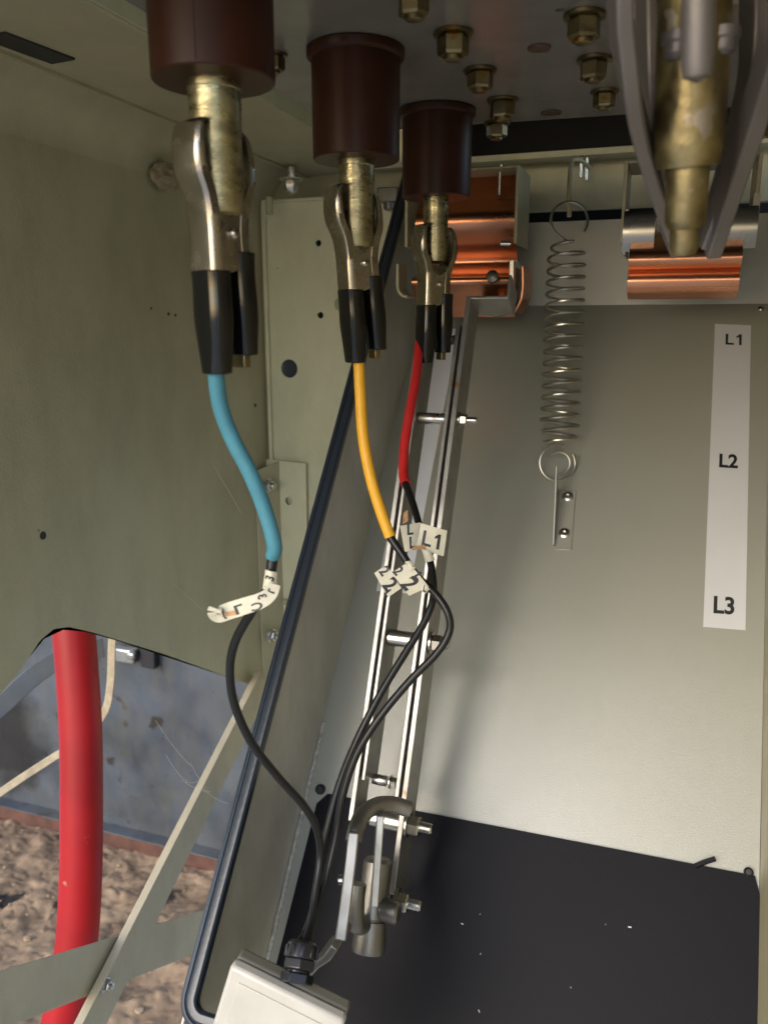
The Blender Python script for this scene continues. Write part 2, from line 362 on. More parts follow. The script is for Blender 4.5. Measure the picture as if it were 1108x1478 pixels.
# header beam
zb = onax(800, 222, 1, YB).z
bm = B()
abox(bm, -0.40, 0.13, YB, YB+0.050, zb-0.002, zb)              # flange
abox(bm, -0.40, 0.13, YB-0.002, YB-0.0002, zb-0.004, zb+0.003)  # front lip
abox(bm, -0.40, 0.13, YB+0.050, YB+0.052, zb-0.062, zb)         # web
abox(bm, -0.40, 0.13, YB+0.036, YB+0.0498, zb-0.062, zb-0.0605)
beam = structure('header_beam', bm, M_paint, 'grey channel along the back just below the ceiling plate')
# right wall
bm = B(); abox(bm, XR+0.0005, XR+0.003, 0.05, YB, -0.9, 0.19)
structure('right_wall', bm, M_paint)
bm = B(); lathe(bm, onax(1097, 447, 1, YB-0.002), -YD, [(0.004, 0), (0.004, .002), (0.002, .004), (0, .0045)], 14); mk('screw', bm, M_steel, beam)

# side plate of the tray and its bare lower edge
def onS(x, y): return onax(x, y, 0, XS)
sA, sB_ = onS(575, 306), onS(262, 1488)
tB = FOLD+UP*0; 
def trayat(z): # point on the tray at x = XS with height z
    return V((XS, YB-(FOLD.z-z)/math.tan(SL), z))
poly = [sA, sB_, trayat(sB_.z-0.12), V((XS, YB, FOLD.z)), V((XS, YB, sA.z+0.0))]
bm = B(); prism(bm, poly, V((-0.002, 0, 0)))
side = structure('tray_side_plate', bm, M_side, 'grey side plate between the black rubber seal and sloping panel', smooth=False)
e0, e1 = trayat(-0.42)+NB*0.001, trayat(-0.74)+NB*0.001
bm = B(); sweep(bm, [e0.lerp(e1, k/40)+V((0.0022+0.0005*random.random(), 0, 0)) for k in range(41)], [(-.0018, -.001), (.0018, -.001), (.0018, .0012), (-.0018, .0012)], XD)
mk('bare_edge', bm, M_weld, side)
# rubber seal
r_c = V((0, 0, 0))
du = (sB_-sA).normalized(); dv = V((0, -du.z, du.y))
if dv.z < 0: dv = -dv
path = [sA+(-du)*0.16, sA, sA.lerp(sB_, .25), sA.lerp(sB_, .5), sA.lerp(sB_, .75), sA.lerp(sB_, .97)]
R0 = 0.016
for k in range(1, 9):
    a = k/8*math.pi/2; path.append(sA.lerp(sB_, .97)+du*(R0*math.sin(a))+XD*(R0*(1-math.cos(a))))
e = path[-1]; path += [e+XD*0.03, e+XD*0.055]
def sprof():
    h, wd = 0.0072, 0.007      # lip width seen and thickness
    return [(-h, -0.004), (-h, wd-.002), (-h*.8, wd), (h*.05, wd*.9), (h*.15, wd-.003), (h*.3, wd-.003), (h*.4, wd-.001), (h*.85, wd-.002), (h, wd-.004), (h, -.004), (h*.7, -.006), (-h*.7, -.006)]
bm = B(); 
def sside(i):
    t = (path[min(i+1, len(path)-1)]-path[max(i-1, 0)]).normalized(); return t.cross(dv)
sweep(bm, path, [(a, -b*0.8) for a, b in sprof()], sside)
seal = mk('rubber_seal', bm, M_rub, None, ang=60, bevel=0.0008)
tag(seal, 'long black rubber edge seal running diagonally down the side plate, bluish sheen at its foot', 'rubber seal')

# left lower space : ground, blue wall, plinth
YW = 1.52
zg = onax(180, 1212, 1, YW).z
def gh(x, y):
    return 0.010*math.sin(x*23+y*11)+0.006*math.sin(x*61-y*37)+0.004*math.sin(y*97+x*15)
bm = B(); n = 230; x0, x1, y0, y1 = -1.7, -0.45, 0.5, YW+0.05
vv = [[bm.verts.new(V((x0+(x1-x0)*i/n, y0+(y1-y0)*j/n, 0))) for j in range(n+1)] for i in range(n+1)]
from mathutils import noise
for r_ in vv:
    for v in r_:
        p = v.co; c = noise.noise(V((p.x*9, p.y*9, 0))); c2 = noise.noise(V((p.x*30, p.y*30, 3))); c3 = noise.noise(V((p.x*75, p.y*75, 7)))
        c4 = abs(noise.noise(V((p.x*22, p.y*30, 11)))); v.co.z = zg-0.004+c*0.016+c2*0.006+c3*0.003-0.006*max(0, .05-c4)/.05-(0.05*max(0, c-0.25))
for i in range(n):
    for j in range(n): bm.faces.new([vv[i][j], vv[i+1][j], vv[i+1][j+1], vv[i][j+1]])
structure('dirty_floor', bm, M_floor, 'crumbling brown concrete floor seen through the cut-out at left', ang=180)
bm = B(); abox(bm, -30, 30, -30, 30, zg-0.12, zg-0.10); structure('bounce_ground', bm, M_bounce)  # unseen ground sheet, made pale to bounce light into the cabinet
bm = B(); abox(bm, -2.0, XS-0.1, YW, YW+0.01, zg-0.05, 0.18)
bwall = structure('blue_wall', bm, M_bluew, 'dirty slate blue wall with a painted-in shadow patch, seen through the cut-out')
bm = B(); abox(bm, -2.0, XS-0.1, YW-0.028, YW-0.0005, zg-0.05, zg+0.036)
structure('red_plinth', bm, M_redb, 'dull red painted strip along the foot of the blue wall', bevel=0.004)
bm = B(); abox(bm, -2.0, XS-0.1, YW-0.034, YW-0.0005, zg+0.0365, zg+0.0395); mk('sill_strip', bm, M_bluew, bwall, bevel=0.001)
# rubble crumbs
bm = B()
for k in range(200):
    x, y = random.uniform(-1.55, -0.55), random.uniform(0.7, YW-0.05)
    s = random.choice([.002, .003, .003, .004, .005, .008])*random.uniform(.7, 1.3)
    c = V((x, y, zg+noise.noise(V((x*9, y*9, 0)))*0.02+s*0.2)); vs = []
    for th in range(6):
        for zz in (-.5, .5):
            rr = s*random.uniform(.6, 1.1); vs.append(bm.verts.new(c+V((rr*math.cos(th*1.047), rr*.7*math.sin(th*1.047), zz*s*.7*random.uniform(.5, 1.2)))))
    bmesh.ops.convex_hull(bm, input=vs)
o = mk('concrete_rubble', bm, M_stone, None, smooth=False); tag(o, 'loose crumbs of concrete scattered on the floor at lower left', 'rubble', kind='stuff')

# ================= nuts =================
def hexnut(name, c, ax, r, h, m, parent, washer=1.25, stud=0.0, turn=0.0):
    bm = B(); t = 0.0
    if washer:
        t = h*0.18; lathe(bm, c, ax, [(r*washer, 0), (r*washer, t), ], 28)
    lathe(bm, c+ax*(t+0.0001), ax, [(r*0.9, 0), (r, h*0.12), (r, h*0.86), (r*0.88, h)], 6, turn)
    if stud:
        lathe(bm, c+ax*(t+h), ax, [(r*.55, 0), (r*.55, stud*.85), (r*.45, stud)], 18)
    o = mk(name, bm, m, parent, ang=25); 
    return o
for x, y, r, t in ((654, 46, 23, .2), (597, -12, 23, .5), (693, 100, 19, .1), (725, 143, 18, .6), (717, 176, 15, .3), (843, 20, 24, .15), (857, 84, 20, .8), (872, 131, 16, .4), (395, 78, 16, .2)):
    c = onax(x, y, 2, ZC); d = (c-V((0, 0, 0))).dot(CF)
    hexnut('hex_nut', c-ZD*0.0003, -ZD, r/FPX*d, r/FPX*d*1.15, M_zinc, ceil, stud=r/FPX*d*.25, turn=t)
for x, y, r in ((778, 68, 17), (795, 162, 15)):
    c = onax(x, y, 2, ZC); d = c.dot(CF)
    bm = B(); lathe(bm, c-ZD*0.0004, -ZD, [(r/FPX*d, 0), (r/FPX*d*.95, 0.0012), (0, .0016)], 22); mk('blanking_disc', bm, M_rust, ceil)

# ================= insulators with clamped test leads =================
def insulator(x, y, zb_, ztop, label, fl=True):
    t = empty('bushing_insulator', V((x, y, zb_)), label, 'insulator', 'brown resin insulators hanging from the ceiling')
    bm = B(); h = ztop-zb_; r = 0.0325
    pr = [(0.0145, 0.0), (r*.98, 0.0), (r, 0.0009), (r*1.01, h-0.0075)]
    if fl: pr += [(r*1.09, h-0.0062), (r*1.11, h-0.005), (r*1.11, h-0.0003)]
    else: pr += [(r*1.02, h-.0005)]
    lathe(bm, V((x, y, zb_)), ZD, pr, 56); ob_ = mk('resin_body', bm, M_ins, t)
    a_ = rad(-75); sx_, sy_ = math.cos(a_), math.sin(a_); bm = B()
    obox(bm, V((x+sx_*(r*1.0045), y+sy_*(r*1.0045), zb_+h*.47)), V((sx_, sy_, 0))*.0004, V((-sy_, sx_, 0))*.0005, ZD*(h*.44)); mk('mould_seam', bm, M_ins, ob_)
    return t
def stud(t, x, y, zb_, ln, r=0.0135, tip=False):
    bm = B()
    lathe(bm, V((x, y, zb_+0.002)), -ZD, [(r*1.03, 0), (r*1.03, 0.006), (r, 0.0065), (r, 0.020), (r*.975, 0.021), (r*.985, ln-0.006), (r*.9, ln-.002), (r*.55, ln), (0, ln)], 36)
    mk('metal_stud', bm, M_stud, t)
INS = [(-.240, .409, .126), (-.234, .602, .121), (-.223, .784, .119)]
names = [('brown insulator nearest the camera, above the clamp with the blue cable', 0), ('middle brown insulator, above the clamp with the yellow cable', 1), ('smallest and farthest brown insulator, above the clamp with the red cable', 2)]
studlen = [.070, .066, .062]
for i, (x, y, z) in enumerate(INS):
    t = insulator(x, y, z, ZC-.0004, names[i][0]); stud(t, x, y, z, studlen[i], r=(.0140, .0135, .0120)[i])

def clip(parent, base, alpha, sc=1.0, tilt=0.0, lean=0.0):
    """crocodile clamp. base = bottom end of the stud; o = opening direction, w = jaw width direction"""
    o = V((math.cos(alpha), math.sin(alpha), 0)); wv = V((-math.sin(alpha), math.cos(alpha), 0))
    def T(a, b, z): return base+o*((a*1.16+lean*z)*sc)+wv*(b*sc*1.12)+ZD*(z*sc)
    outs = {}
    def jaw(sg, zs):
        # z, outer offset, half width
        pr = spline([V((z, a, hw)) for z, a, hw in zs], 5)
        bm = B(); th = 0.0011; fl = 0.0068
        rows = []
        for p in pr:
            z, a, hw = p
            k = min(1.0, max(0.15, (0.050-z)/0.02)); f = fl*(1.0 if z < 0 else max(.25, 1-(z/0.05)**2*.75))
            sec = [(a-f, -hw), (a-.0016, -hw), (a-.0003, -hw+.0016), (a, -hw+.003), (a, hw-.003), (a-.0003, hw-.0016), (a-.0016, hw), (a-f, hw),
                   (a-f, hw-th), (a-.0022, hw-th), (a-.0014, hw-.003), (a-th, hw-.004), (a-th, -hw+.004), (a-.0014, -hw+.003), (a-.0022, -hw+th), (a-f, -hw+th)]
            rows.append([bm.verts.new(T(sg*aa, bb, z)) for aa, bb in sec])
        for A, C in zip(rows, rows[1:]):
            for q in range(16): bm.faces.new([A[q], A[(q+1) % 16], C[(q+1) % 16], C[q]])
        bm.faces.new(rows[0]); bm.faces.new(rows[-1][::-1])
        return mk('jaw', bm, M_jaw, parent, ang=50)
    jaw(-1, [(.046, .0125, .0105), (.043, .0185, .0112), (.030, .0215, .0115), (.016, .0210, .0112), (.004, .0170, .0106), (-.010, .0150, .0103), (-.028, .0148, .0103), (-.050, .0148, .010)])
    jaw(1, [(.042, .0120, .0095), (.037, .0165, .010), (.026, .0190, .0102), (.012, .0190, .010), (.0, .0155, .0096), (-.012, .0135, .0092), (-.024, .0135, .0092), (-.045, .0140, .009)])
    # inner cheeks joining at the pivot
    bm = B()
    for b in (-.0088, .0088):
        pts = [T(-.012, b, .002), T(-.009, b, -.002), T(0, b, -.009), T(.009, b, -.002), T(.0115, b, .001), T(.0115, b, -.036), T(-.012, b, -.045)]
        prism(bm, pts, wv*(.0011*sc))
    mk('pivot_cheek', bm, M_jaw, parent, smooth=False)
    bm = B(); lathe(bm, T(.001, -.0125, -.018), wv, [(0, 0), (.0022*sc, .0006), (.0032*sc, .0020*sc), (.0032*sc, .025*sc), (0, .026*sc)], 16); mk('rivet', bm, M_jaw, parent)
    # boots
    def boot(a0, a1, z0, z1, ha, hb, exitr=None):
        bm = B(); rows = []; n = 14; seg = 28
        for k in range(n+1):
            t = k/n; z = z0+(z1-z0)*t; a = a0+(a1-a0)*t
            wob = 1+0.035*math.sin(t*9+a0*300)
            p = 3.2 if t < .75 else 3.2-1.0*(t-.75)/.25
            sa, sb = ha*wob*(1-.10*t), hb*wob*(1-.10*t if exitr is None else 1-.22*t*t)
            ring = []
            for q in range(seg):
                th = 2*math.pi*q/seg; c, s = math.cos(th), math.sin(th)
                ring.append(bm.verts.new(T(a+sa*math.copysign(abs(c)**(2/p), c), sb*math.copysign(abs(s)**(2/p), s), z)))
            rows.append(ring)
        for A, C in zip(rows, rows[1:]):
            for q in range(seg): bm.faces.new([A[q], A[(q+1) % seg], C[(q+1) % seg], C[q]])
        bm.faces.new(rows[0]); bm.faces.new(rows[-1][::-1])
        o_ = mk('boot', bm, M_boot, parent, ang=50); o_.modifiers.new('b', 'BEVEL').width = .0006
        o_.modifiers['b'].limit_method = 'ANGLE'; o_.modifiers['b'].angle_limit = rad(50)
    boot(-.0085, -.0085, -.040, -.103, .0080, .0118, .005)
    boot(.0098, .0112, -.028, -.092, .0078, .0108)
    bm = B(); obox(bm, T(.0095, 0, -.094), o*.003*sc, wv*.006*sc, ZD*.006*sc); mk('brass_end', bm, M_zinc, parent, bevel=.0008)
    return T(-.0085, 0, -.101)

GW = 'test leads clamped to the insulator studs'
LEADS = [
 dict(label='test lead with blue sleeve, clamped to the nearest insulator stud at left', al=rad(71), sc=.89, m=M_blue, r=.0048, rw=.0030,
      sl=[(311, 545, None), (318, 585, None), (335, 632, None), (362, 685, None), (382, 735, None), (396, 785, None), (394, 802, None)], d0=.475, d1=.50,
      wr=[(394, 802, .50), (391, 825, .50), (385, 850, .502), (362, 885, .51), (340, 925, .52), (332, 965, .53), (338, 1015, .54), (362, 1070, .55), (400, 1120, .57), (440, 1165, .585), (458, 1200, .595), (462, 1240, .60), (455, 1290, .59), (450, 1330, .577), (440, 1362, .561), (436, 1385, .557)]),
 dict(label='test lead with yellow sleeve, clamped to the middle insulator stud', al=rad(51), sc=.885, m=M_yel, r=.0045, rw=.0032,
      sl=[(517, 520, None), (520, 570, None), (524, 630, None), (535, 690, None), (550, 740, None), (563, 775, None)], d0=.635, d1=.63,
      wr=[(563, 775, .63), (580, 800, .625), (602, 832, .62), (628, 857, .615), (646, 885, .61), (648, 912, .61), (630, 943, .61), (592, 982, .61), (548, 1035, .61), (514, 1090, .61), (494, 1150, .61), (484, 1210, .61), (470, 1270, .60), (452, 1325, .58), (444, 1362, .561), (437, 1387, .557)]),
 dict(label='test lead with red sleeve, clamped to the farthest insulator stud', al=rad(46), sc=.885, m=M_red, r=.0046, rw=.0032,
      sl=[(605, 508, None), (600, 545, None), (592, 590, None), (584, 640, None), (582, 680, None), (585, 698, None)], d0=.765, d1=.72,
      wr=[(585, 698, .72), (594, 722, .70), (604, 755, .68), (614, 790, .66), (623, 822, .65), (625, 862, .64), (612, 898, .635), (585, 942, .63), (551, 998, .625), (518, 1062, .62), (492, 1125, .62), (474, 1190, .615), (462, 1250, .612), (456, 1300, .59), (442, 1345, .575), (433, 1361, .561), (432, 1385, .557)]),
]
leads = []
for i, L_ in enumerate(LEADS):
    x, y, z = INS[i]; base = V((x, y, z-studlen[i]+.004+(.005, .0035, -.006)[i]))
    t = empty('test_lead', base, L_['label'], 'test lead', GW); leads.append(t)
    ex = clip(t, base, L_['al'], L_['sc'], lean=(-.02, -.07, .02)[i])
    n = len(L_['sl']); pts = []
    dE = ex.dot(CF)
    for k, (px_, py_, _) in enumerate(L_['sl']):
        pts.append(at(px_, py_, dE+(L_['d1']-dE)*(k/(n-1))**.8))
    # first point sits inside the boot
    pts[0] = at(L_['sl'][0][0], L_['sl'][0][1]-14, dE)
    P = spline(pts, 8)
    bm = B(); tube(bm, P, L_['r'], 18); mk('sleeve', bm, L_['m'], t)
    W_ = spline([P[-4]]+[at(*q) for q in L_['wr']], 8)
    nn = len(W_); rs = [max(L_['rw'], L_['r']*.82-(L_['r']*.82-L_['rw'])*min(1, k/26)) for k in range(nn)]
    if i != 0: rs = [r_*(.95) for r_ in rs]
    bm = B(); tube(bm, W_, rs, 14); mk('cable', bm, M_wire, t)

# ---- marker labels ----
def patch(corners, d, bend=0.0, dd=(0, 0, 0, 0)):
    """corners: TL, TR, BR, BL pixels at distance d; returns fn(u,v), u right 0..1, v up 0..1"""
    C = [at(x, y, d+e_) for (x, y), e_ in zip(corners, dd)]
    nrm = (C[1]-C[0]).cross(C[3]-C[0]).normalized()
    if nrm.dot(CF) > 0: nrm = -nrm
    def fn(u, v, off=0.0):
        p = (C[3]*(1-u)+C[2]*u)*(1-v)+(C[0]*(1-u)+C[1]*u)*v
        return p+nrm*(bend*math.sin(math.pi*min(1, max(0, u)))+off)
    return fn
def label_piece(parent, corners, d, texts, bend=0.0, dd=(0, 0, 0, 0), m=None, name='marker_label'):
    fn = patch(corners, d, bend, dd); n = 10; bm = B()
    g = [[(bm.verts.new(fn(i/n, j/2)), bm.verts.new(fn(i/n, j/2, -.0005))) for j in range(3)] for i in range(n+1)]
    for i in range(n):
        for j in range(2):
            bm.faces.new([g[i][j][0], g[i+1][j][0], g[i+1][j+1][0], g[i][j+1][0]])
            bm.faces.new([g[i][j][1], g[i][j+1][1], g[i+1][j+1][1], g[i+1][j][1]])
    for i in range(n):
        bm.faces.new([g[i][0][0], g[i][0][1], g[i+1][0][1], g[i+1][0][0]]); bm.faces.new([g[i][2][0], g[i+1][2][0], g[i+1][2][1], g[i][2][1]])
    for j in range(2):
        bm.faces.new([g[0][j][0], g[0][j+1][0], g[0][j+1][1], g[0][j][1]]); bm.faces.new([g[n][j][0], g[n][j][1], g[n][j+1][1], g[n][j+1][0]])
    o = mk(name, bm, m or M_tag, parent)
    wpx = math.dist(corners[0], corners[1]); hpx = math.dist(corners[0], corners[3])
    if texts:
        bm = B()
        for tx, u, v, h, rot in texts:
            # letters in pixel units inside the patch
            f2 = lambda a, b: fn(a/wpx, b/hpx, .00025)
            letter(bm, tx, f2, u*wpx, v*hpx, h, rot, bold=.03, sx=.92)
        mk('lettering', bm, M_ink, o, smooth=False)
    return o
# L1 flags on the red lead
label_piece(leads[2], [(607, 755), (645, 766), (640, 803), (600, 791)], .652, [('L1', .52, .48, 21, 0.0), ('▪', .62, .0, 5, 0)][:1], bend=.0015)
label_piece(leads[2], [(577, 759), (607, 754), (606, 789), (584, 797)], .660, [('L', .45, .78, 16, -.1), ('L', .5, .25, 17, -.1)], bend=.001)
label_piece(leads[2], [(608, 792), (622, 797), (628, 808), (614, 812)], .645, None, bend=.002)
label_piece(leads[2], [(596, 789), (612, 786), (614, 793), (594, 794)], .649, None, m=M_glue, name='adhesive_residue')
label_piece(leads[2], [(582, 740), (588, 736), (589, 752), (581, 757)], .662, None, m=M_glue, name='adhesive_residue')
# L2 flags on the yellow lead
label_piece(leads[1], [(589, 811), (619, 847), (590, 860), (565, 827)], .606, [('2', .62, .36, 24, .1), ('L', .55, .86, 16, .1), ('2', .06, .30, 15, .1)], bend=.0012)
label_piece(leads[1], [(558, 815), (579, 849), (560, 862), (540, 827)], .610, [('2', .66, .48, 21, .1), ('2', .14, .62, 15, .1), ('L', .88, .12, 11, .1)], bend=.001)
label_piece(leads[1], [(611, 842), (620, 850), (613, 858), (606, 848)], .600, [('L', .5, .5, 8, .6)], bend=.0014)
label_piece(leads[1], [(584, 811), (592, 809), (600, 820), (590, 823)], .603, [('I', .5, .5, 8, .8)], bend=.0012)
# L3 flag on the blue lead
label_piece(leads[0], [(383, 822), (400, 826), (399, 852), (379, 850)], .4935, [('3', .5, .62, 12, 1.4), ('L', .5, .18, 9, 1.4)], bend=.003)
def ribbon(parent, path, hw, texts):
    P = spline(path, 6); n = len(P)
    def fn(u, v, off=0.0):
        s = min(n-1.001, max(0, u*(n-1))); k = int(s); f = s-k; p = P[k].lerp(P[min(k+1, n-1)], f); t = (P[min(k+1, n-1)]-P[k]).normalized()
        q = t.cross(CF).normalized(); 
        if q.dot(CU) < 0: q = -q
        return p+q*((v-.5)*2*hw*(0.72+.28*math.sin(u*3)))-CF*off
    bm = B(); g = [[(bm.verts.new(fn(i/(n-1), j/2)), bm.verts.new(fn(i/(n-1), j/2, -.0004))) for j in range(3)] for i in range(n)]
    for i in range(n-1):
        for j in range(2):
            bm.faces.new([g[i][j][0], g[i+1][j][0], g[i+1][j+1][0], g[i][j+1][0]]); bm.faces.new([g[i][j][1], g[i][j+1][1], g[i+1][j+1][1], g[i+1][j][1]])
        bm.faces.new([g[i][0][0], g[i][0][1], g[i+1][0][1], g[i+1][0][0]]); bm.faces.new([g[i][2][0], g[i+1][2][0], g[i+1][2][1], g[i][2][1]])
    o = mk('marker_label', bm, M_tag, parent); ln = sum((a-b).length for a, b in zip(P, P[1:]))
    bm = B()
    for tx, u, v, h, rot in texts:
        letter(bm, tx, lambda a, b: fn(a/ln, b/(2*hw), .0003), u*ln, v*2*hw, h, rot, bold=.03)
    mk('lettering', bm, M_ink, o, smooth=False)
ribbon(leads[0], [at(396, 843, .490), at(390, 857, .487), at(376, 867, .486), at(352, 875, .487), at(330, 882, .488), at(316, 887, .487), at(310, 884, .484), at(311, 878, .482)], .0052,
       [('L', .10, .55, .0048, 3.0), ('3', .25, .70, .0050, 1.8), ('C', .33, .22, .0046, .1), ('L', .48, .45, .0054, 3.1), ('J', .64, .5, .0050, .1)])
label_piece(leads[0], [(325, 884), (350, 879), (346, 887), (318, 891)], .4875, None, m=M_glue, name='adhesive_residue')

# ================= junction box =================
t = empty('junction_box', at(430, 1440, .64), 'small ivory plastic junction box with black cable gland at the bottom', 'junction box')
dB = .545
c_tl, c_tr = at(332, 1394, dB), at(497, 1476, dB-.016)
ex = (c_tr-c_tl).normalized(); ey = (at(282, 1534, dB+.022)-c_tl); ey = (ey-ex*ey.dot(ex)).normalized(); ez = ex.cross(ey).normalized()
if ez.dot(CF) > 0: ez = -ez
wx = (c_tr-c_tl).length; ly = .12; hz = .010
c = c_tl+ex*wx/2+ey*(ly/2)
bm = B(); obox(bm, c-ez*.005, ex*(wx/2), ey*(ly/2), ez*.005); mk('lid', bm, M_box, t, bevel=.0028)
bm = B(); obox(bm, c-ez*(.0105+hz/2), ex*(wx/2-.0008), ey*(ly/2-.0008), ez*(hz/2)); mk('housing', bm, M_boxr, t, bevel=.002)
bm = B(); obox(bm, c+ez*.0004, ex*(wx/2-.009), ey*(ly/2-.009), ez*.0006); mk('raised_panel', bm, M_box, t, bevel=.0005)
g0 = at(427, 1420, dB-.002); gt = (at(438, 1358, dB+.012)-g0); gl = gt.length; ga = gt.normalized()
u_, v_, _ = frame(ga); gr = .0115
bm = B(); lathe(bm, g0, ga, [(gr*.95, 0), (gr, .001), (gr, gl*.22), (gr*.95, gl*.24)], 6, .3); g1 = mk('gland_nut', bm, M_gland, t, ang=25, bevel=.0006)
bm = B(); lathe(bm, g0+ga*(gl*.24), ga, [(gr*.72, 0), (gr*.72, gl*.07)], 24)
lathe(bm, g0+ga*(gl*.31), ga, [(gr*.93, 0), (gr*1.02, gl*.03), (gr*1.02, gl*.24), (gr*.95, gl*.27)], 6, .8)
lathe(bm, g0+ga*(gl*.58), ga, [(gr*.98, 0), (gr*.98, gl*.1), (gr*.9, gl*.34), (gr*.72, gl*.42), (gr*.6, gl*.42), (0, gl*.42)], 26)
for k in range(10):
    a = k*2*math.pi/10; rdir = u_*math.cos(a)+v_*math.sin(a)
    obox(bm, g0+ga*(gl*.74)+rdir*(gr*.95), ga*(gl*.13), rdir*.0009, ga.cross(rdir)*.0013)
mk('cable_gland', bm, M_gland, t, ang=30, bevel=.0004)

# ================= switch blade =================
bA, bB = V((-.2, .801, -.007)), V((-.2, .579, -.492))
BD = (bB-bA).normalized(); BN = V((0, -BD.z, BD.y))
if BN.y < 0: BN = -BN         # towards the back
blade = empty('switch_blade', bB, 'long double-bar switch blade of plated metal leaning against the panel', 'switch blade')
def blade_pt(xp, x, y):      # pixel at the front-edge plane of the blade
    return onpl(x, y, bA, BN)
LB = (bB-bA).length
def bar(xc, t0, t1, dep, th=.0028):
    bm = B(); p0, p1 = bA+BD*(t0*LB), bA+BD*(t1*LB)
    p0 = V((xc, p0.y, p0.z)); p1 = V((xc, p1.y, p1.z))
    obox(bm, (p0+p1)/2+BN*(dep/2), (p1-p0)/2, XD*(th/2), BN*(dep/2)); return mk('blade_bar', bm, M_bar, blade, bevel=.0007)
bar(-.2040, -.02, .86, .040, .0042); bar(-.1968, -.075, 1.0, .038, .0052)
bar(-.2446, -.06, .90, .034, .0048); bar(-.2378, -.03, .83, .038, .0036)
# bent top of the right bar
p = bA-BD*(.072*LB)
bm = B(); obox(bm, V((-.1975+.020, p.y, p.z))+BN*.019, XD*.0215, BN*.019, BD*.0018); mk('bent_tab', bm, M_bar, blade, bevel=.001)
bm = B(); obox(bm, V((-.1975+.0405, p.y, p.z))+BN*.019-BD*.012, XD*.0016, BN*.019, BD*.012); mk('bent_tab', bm, M_bar, blade, bevel=.001)
def crossbolt(y, x, r_sp, r_nut, dep, x0=-.2355, x1=-.2048, nutx=-.1935, stub=.010):
    q = onpl(x, y, bA, BN); q = V((0, q.y, q.z))+BN*dep
    bm = B(); lathe(bm, V((x0, q.y, q.z)), XD, [(r_sp*.9, 0), (r_sp, .001), (r_sp, x1-x0-.001), (r_sp*.9, x1-x0)], 24); mk('spacer', bm, M_steel, blade)
    hexnut('nut', V((nutx, q.y, q.z)), XD, r_nut, r_nut*1.1, M_steel, blade, washer=1.25, stud=stub, turn=.4)
crossbolt(600, 650, .0060, .0062, .012)
crossbolt(925, 603, .0082, .0085, .012, stub=.007)
crossbolt(1138, 578, .0050, .0052, .025, x0=-.236, x1=-.222, nutx=-.219, stub=.004)
crossbolt(1190, 572, .0088, .0092, .010, x0=-.228, x1=-.1985, stub=.012)
crossbolt(1300, 560, .0060, .0088, .006, x0=-.228, x1=-.1985, stub=.012)

# operating lever at the foot of the blade
lev = empty('operating_lever', at(535, 1370, .67), 'dull steel lever with curved arm and cylinder at the foot of the blade', 'lever')
def flatbar(P, hw, hd, side, m, name):
    bm = B(); sweep(bm, P, [(-hw, -hd), (hw, -hd), (hw, hd), (-hw, hd)], side); return mk(name, bm, m, lev, bevel=.0012)
arm = spline([at(590, 1168, .672), at(566, 1161, .668), at(543, 1163, .660), at(524, 1176, .648), at(514, 1196, .636), at(510, 1215, .630)], 6)
bm = B(); tube(bm, arm, .0068, 16); mk('curved_arm', bm, M_lever, lev)
low = [at(511, 1200, .628), at(507, 1240, .622), at(499, 1305, .615), at(492, 1353, .609)]
flatbar(low, .0042, .0105, CR, M_bar, 'lower_arm')
foot = [at(494, 1350, .607), at(482, 1366, .615), at(468, 1376, .62), at(455, 1392, .635)]
flatbar(foot, .0030, .013, lambda i: CU*.6-CR*.4, M_lever, 'foot_bar')
bm = B(); obox(bm, at(545, 1235, .655), (at(540, 1180, .66)-at(531, 1310, .65))/2, CR*.0032, CF*.011); mk('inner_link', bm, M_bar, lev, bevel=.001)
ca, cb = at(546, 1238, .69), at(531, 1374, .672); cd = (cb-ca); cl = cd.length; cd.normalize()
bm = B(); lathe(bm, ca, cd, [(.010, 0), (.0125, .003), (.0125, cl*.63), (.0112, cl*.645), (.0112, cl*.655), (.0128, cl*.665), (.0145, cl*.97), (.0135, cl), (.009, cl), (.009, cl-.008), (0, cl-.008)], 32)
mk('cylinder', bm, M_lever, lev)
bm = B(); tube(bm, spline([at(515, 1275, .648), at(512, 1300, .646), at(513, 1330, .648), at(522, 1335, .66)], 5), [.008]*16, 14); mk('yoke', bm, M_lever, lev)
bm = B(); lathe(bm, at(563, 1315, .672), XD, [(.0085, -.008), (.0095, -.006), (.0095, .006), (.008, .008)], 24); mk('pivot_boss', bm, M_lever, lev)
bm = B(); lathe(bm, at(494, 1270, .62), -CR, [(.004, 0), (.0038, .003), (0, .004)], 14); mk('pin_end', bm, M_steel, lev)

# ================= fixed contacts =================
def contact(x0, x1, yf, ztop, label, full=True):
    t = empty('fixed_contact', V(((x0+x1)/2, yf, ztop)), label, 'contact')
    for x in (x0, x1-.0035):
        bm = B(); abox(bm, x, x+.0035, yf, yf+.075, ztop-.082, ztop); mk('cheek_plate', bm, M_paint, t, bevel=.0006)
    bm = B(); abox(bm, x0+.0036, x1-.0036, yf+.0, yf+.075, ztop-.0025, ztop-.0004); mk('top_flange', bm, M_paint, t, bevel=.0004)
    return t
yc = .93
def xz(x, y): return onax(x, y, 1, yc)
a, b, tp = xz(584, 300), xz(747, 300), xz(742, 238)
c1 = contact(a.x, b.x, yc, tp.z, 'copper contact held between two grey cheeks behind the farthest insulator')
def copper(parent, x0, x1, pts, m=M_copper, name='copper_strip', th=.0015):
    # pts: (dy, z) profile
    P = spline([V((0, yc+dy, z)) for dy, z in pts], 6); bm = B()
    sweep(bm, [p+V(((x0+x1)/2, 0, 0)) for p in P], [(-(x1-x0)/2, -th), ((x1-x0)/2, -th), ((x1-x0)/2, th), (-(x1-x0)/2, th)], XD)
    return mk(name, bm, m, parent, ang=60)
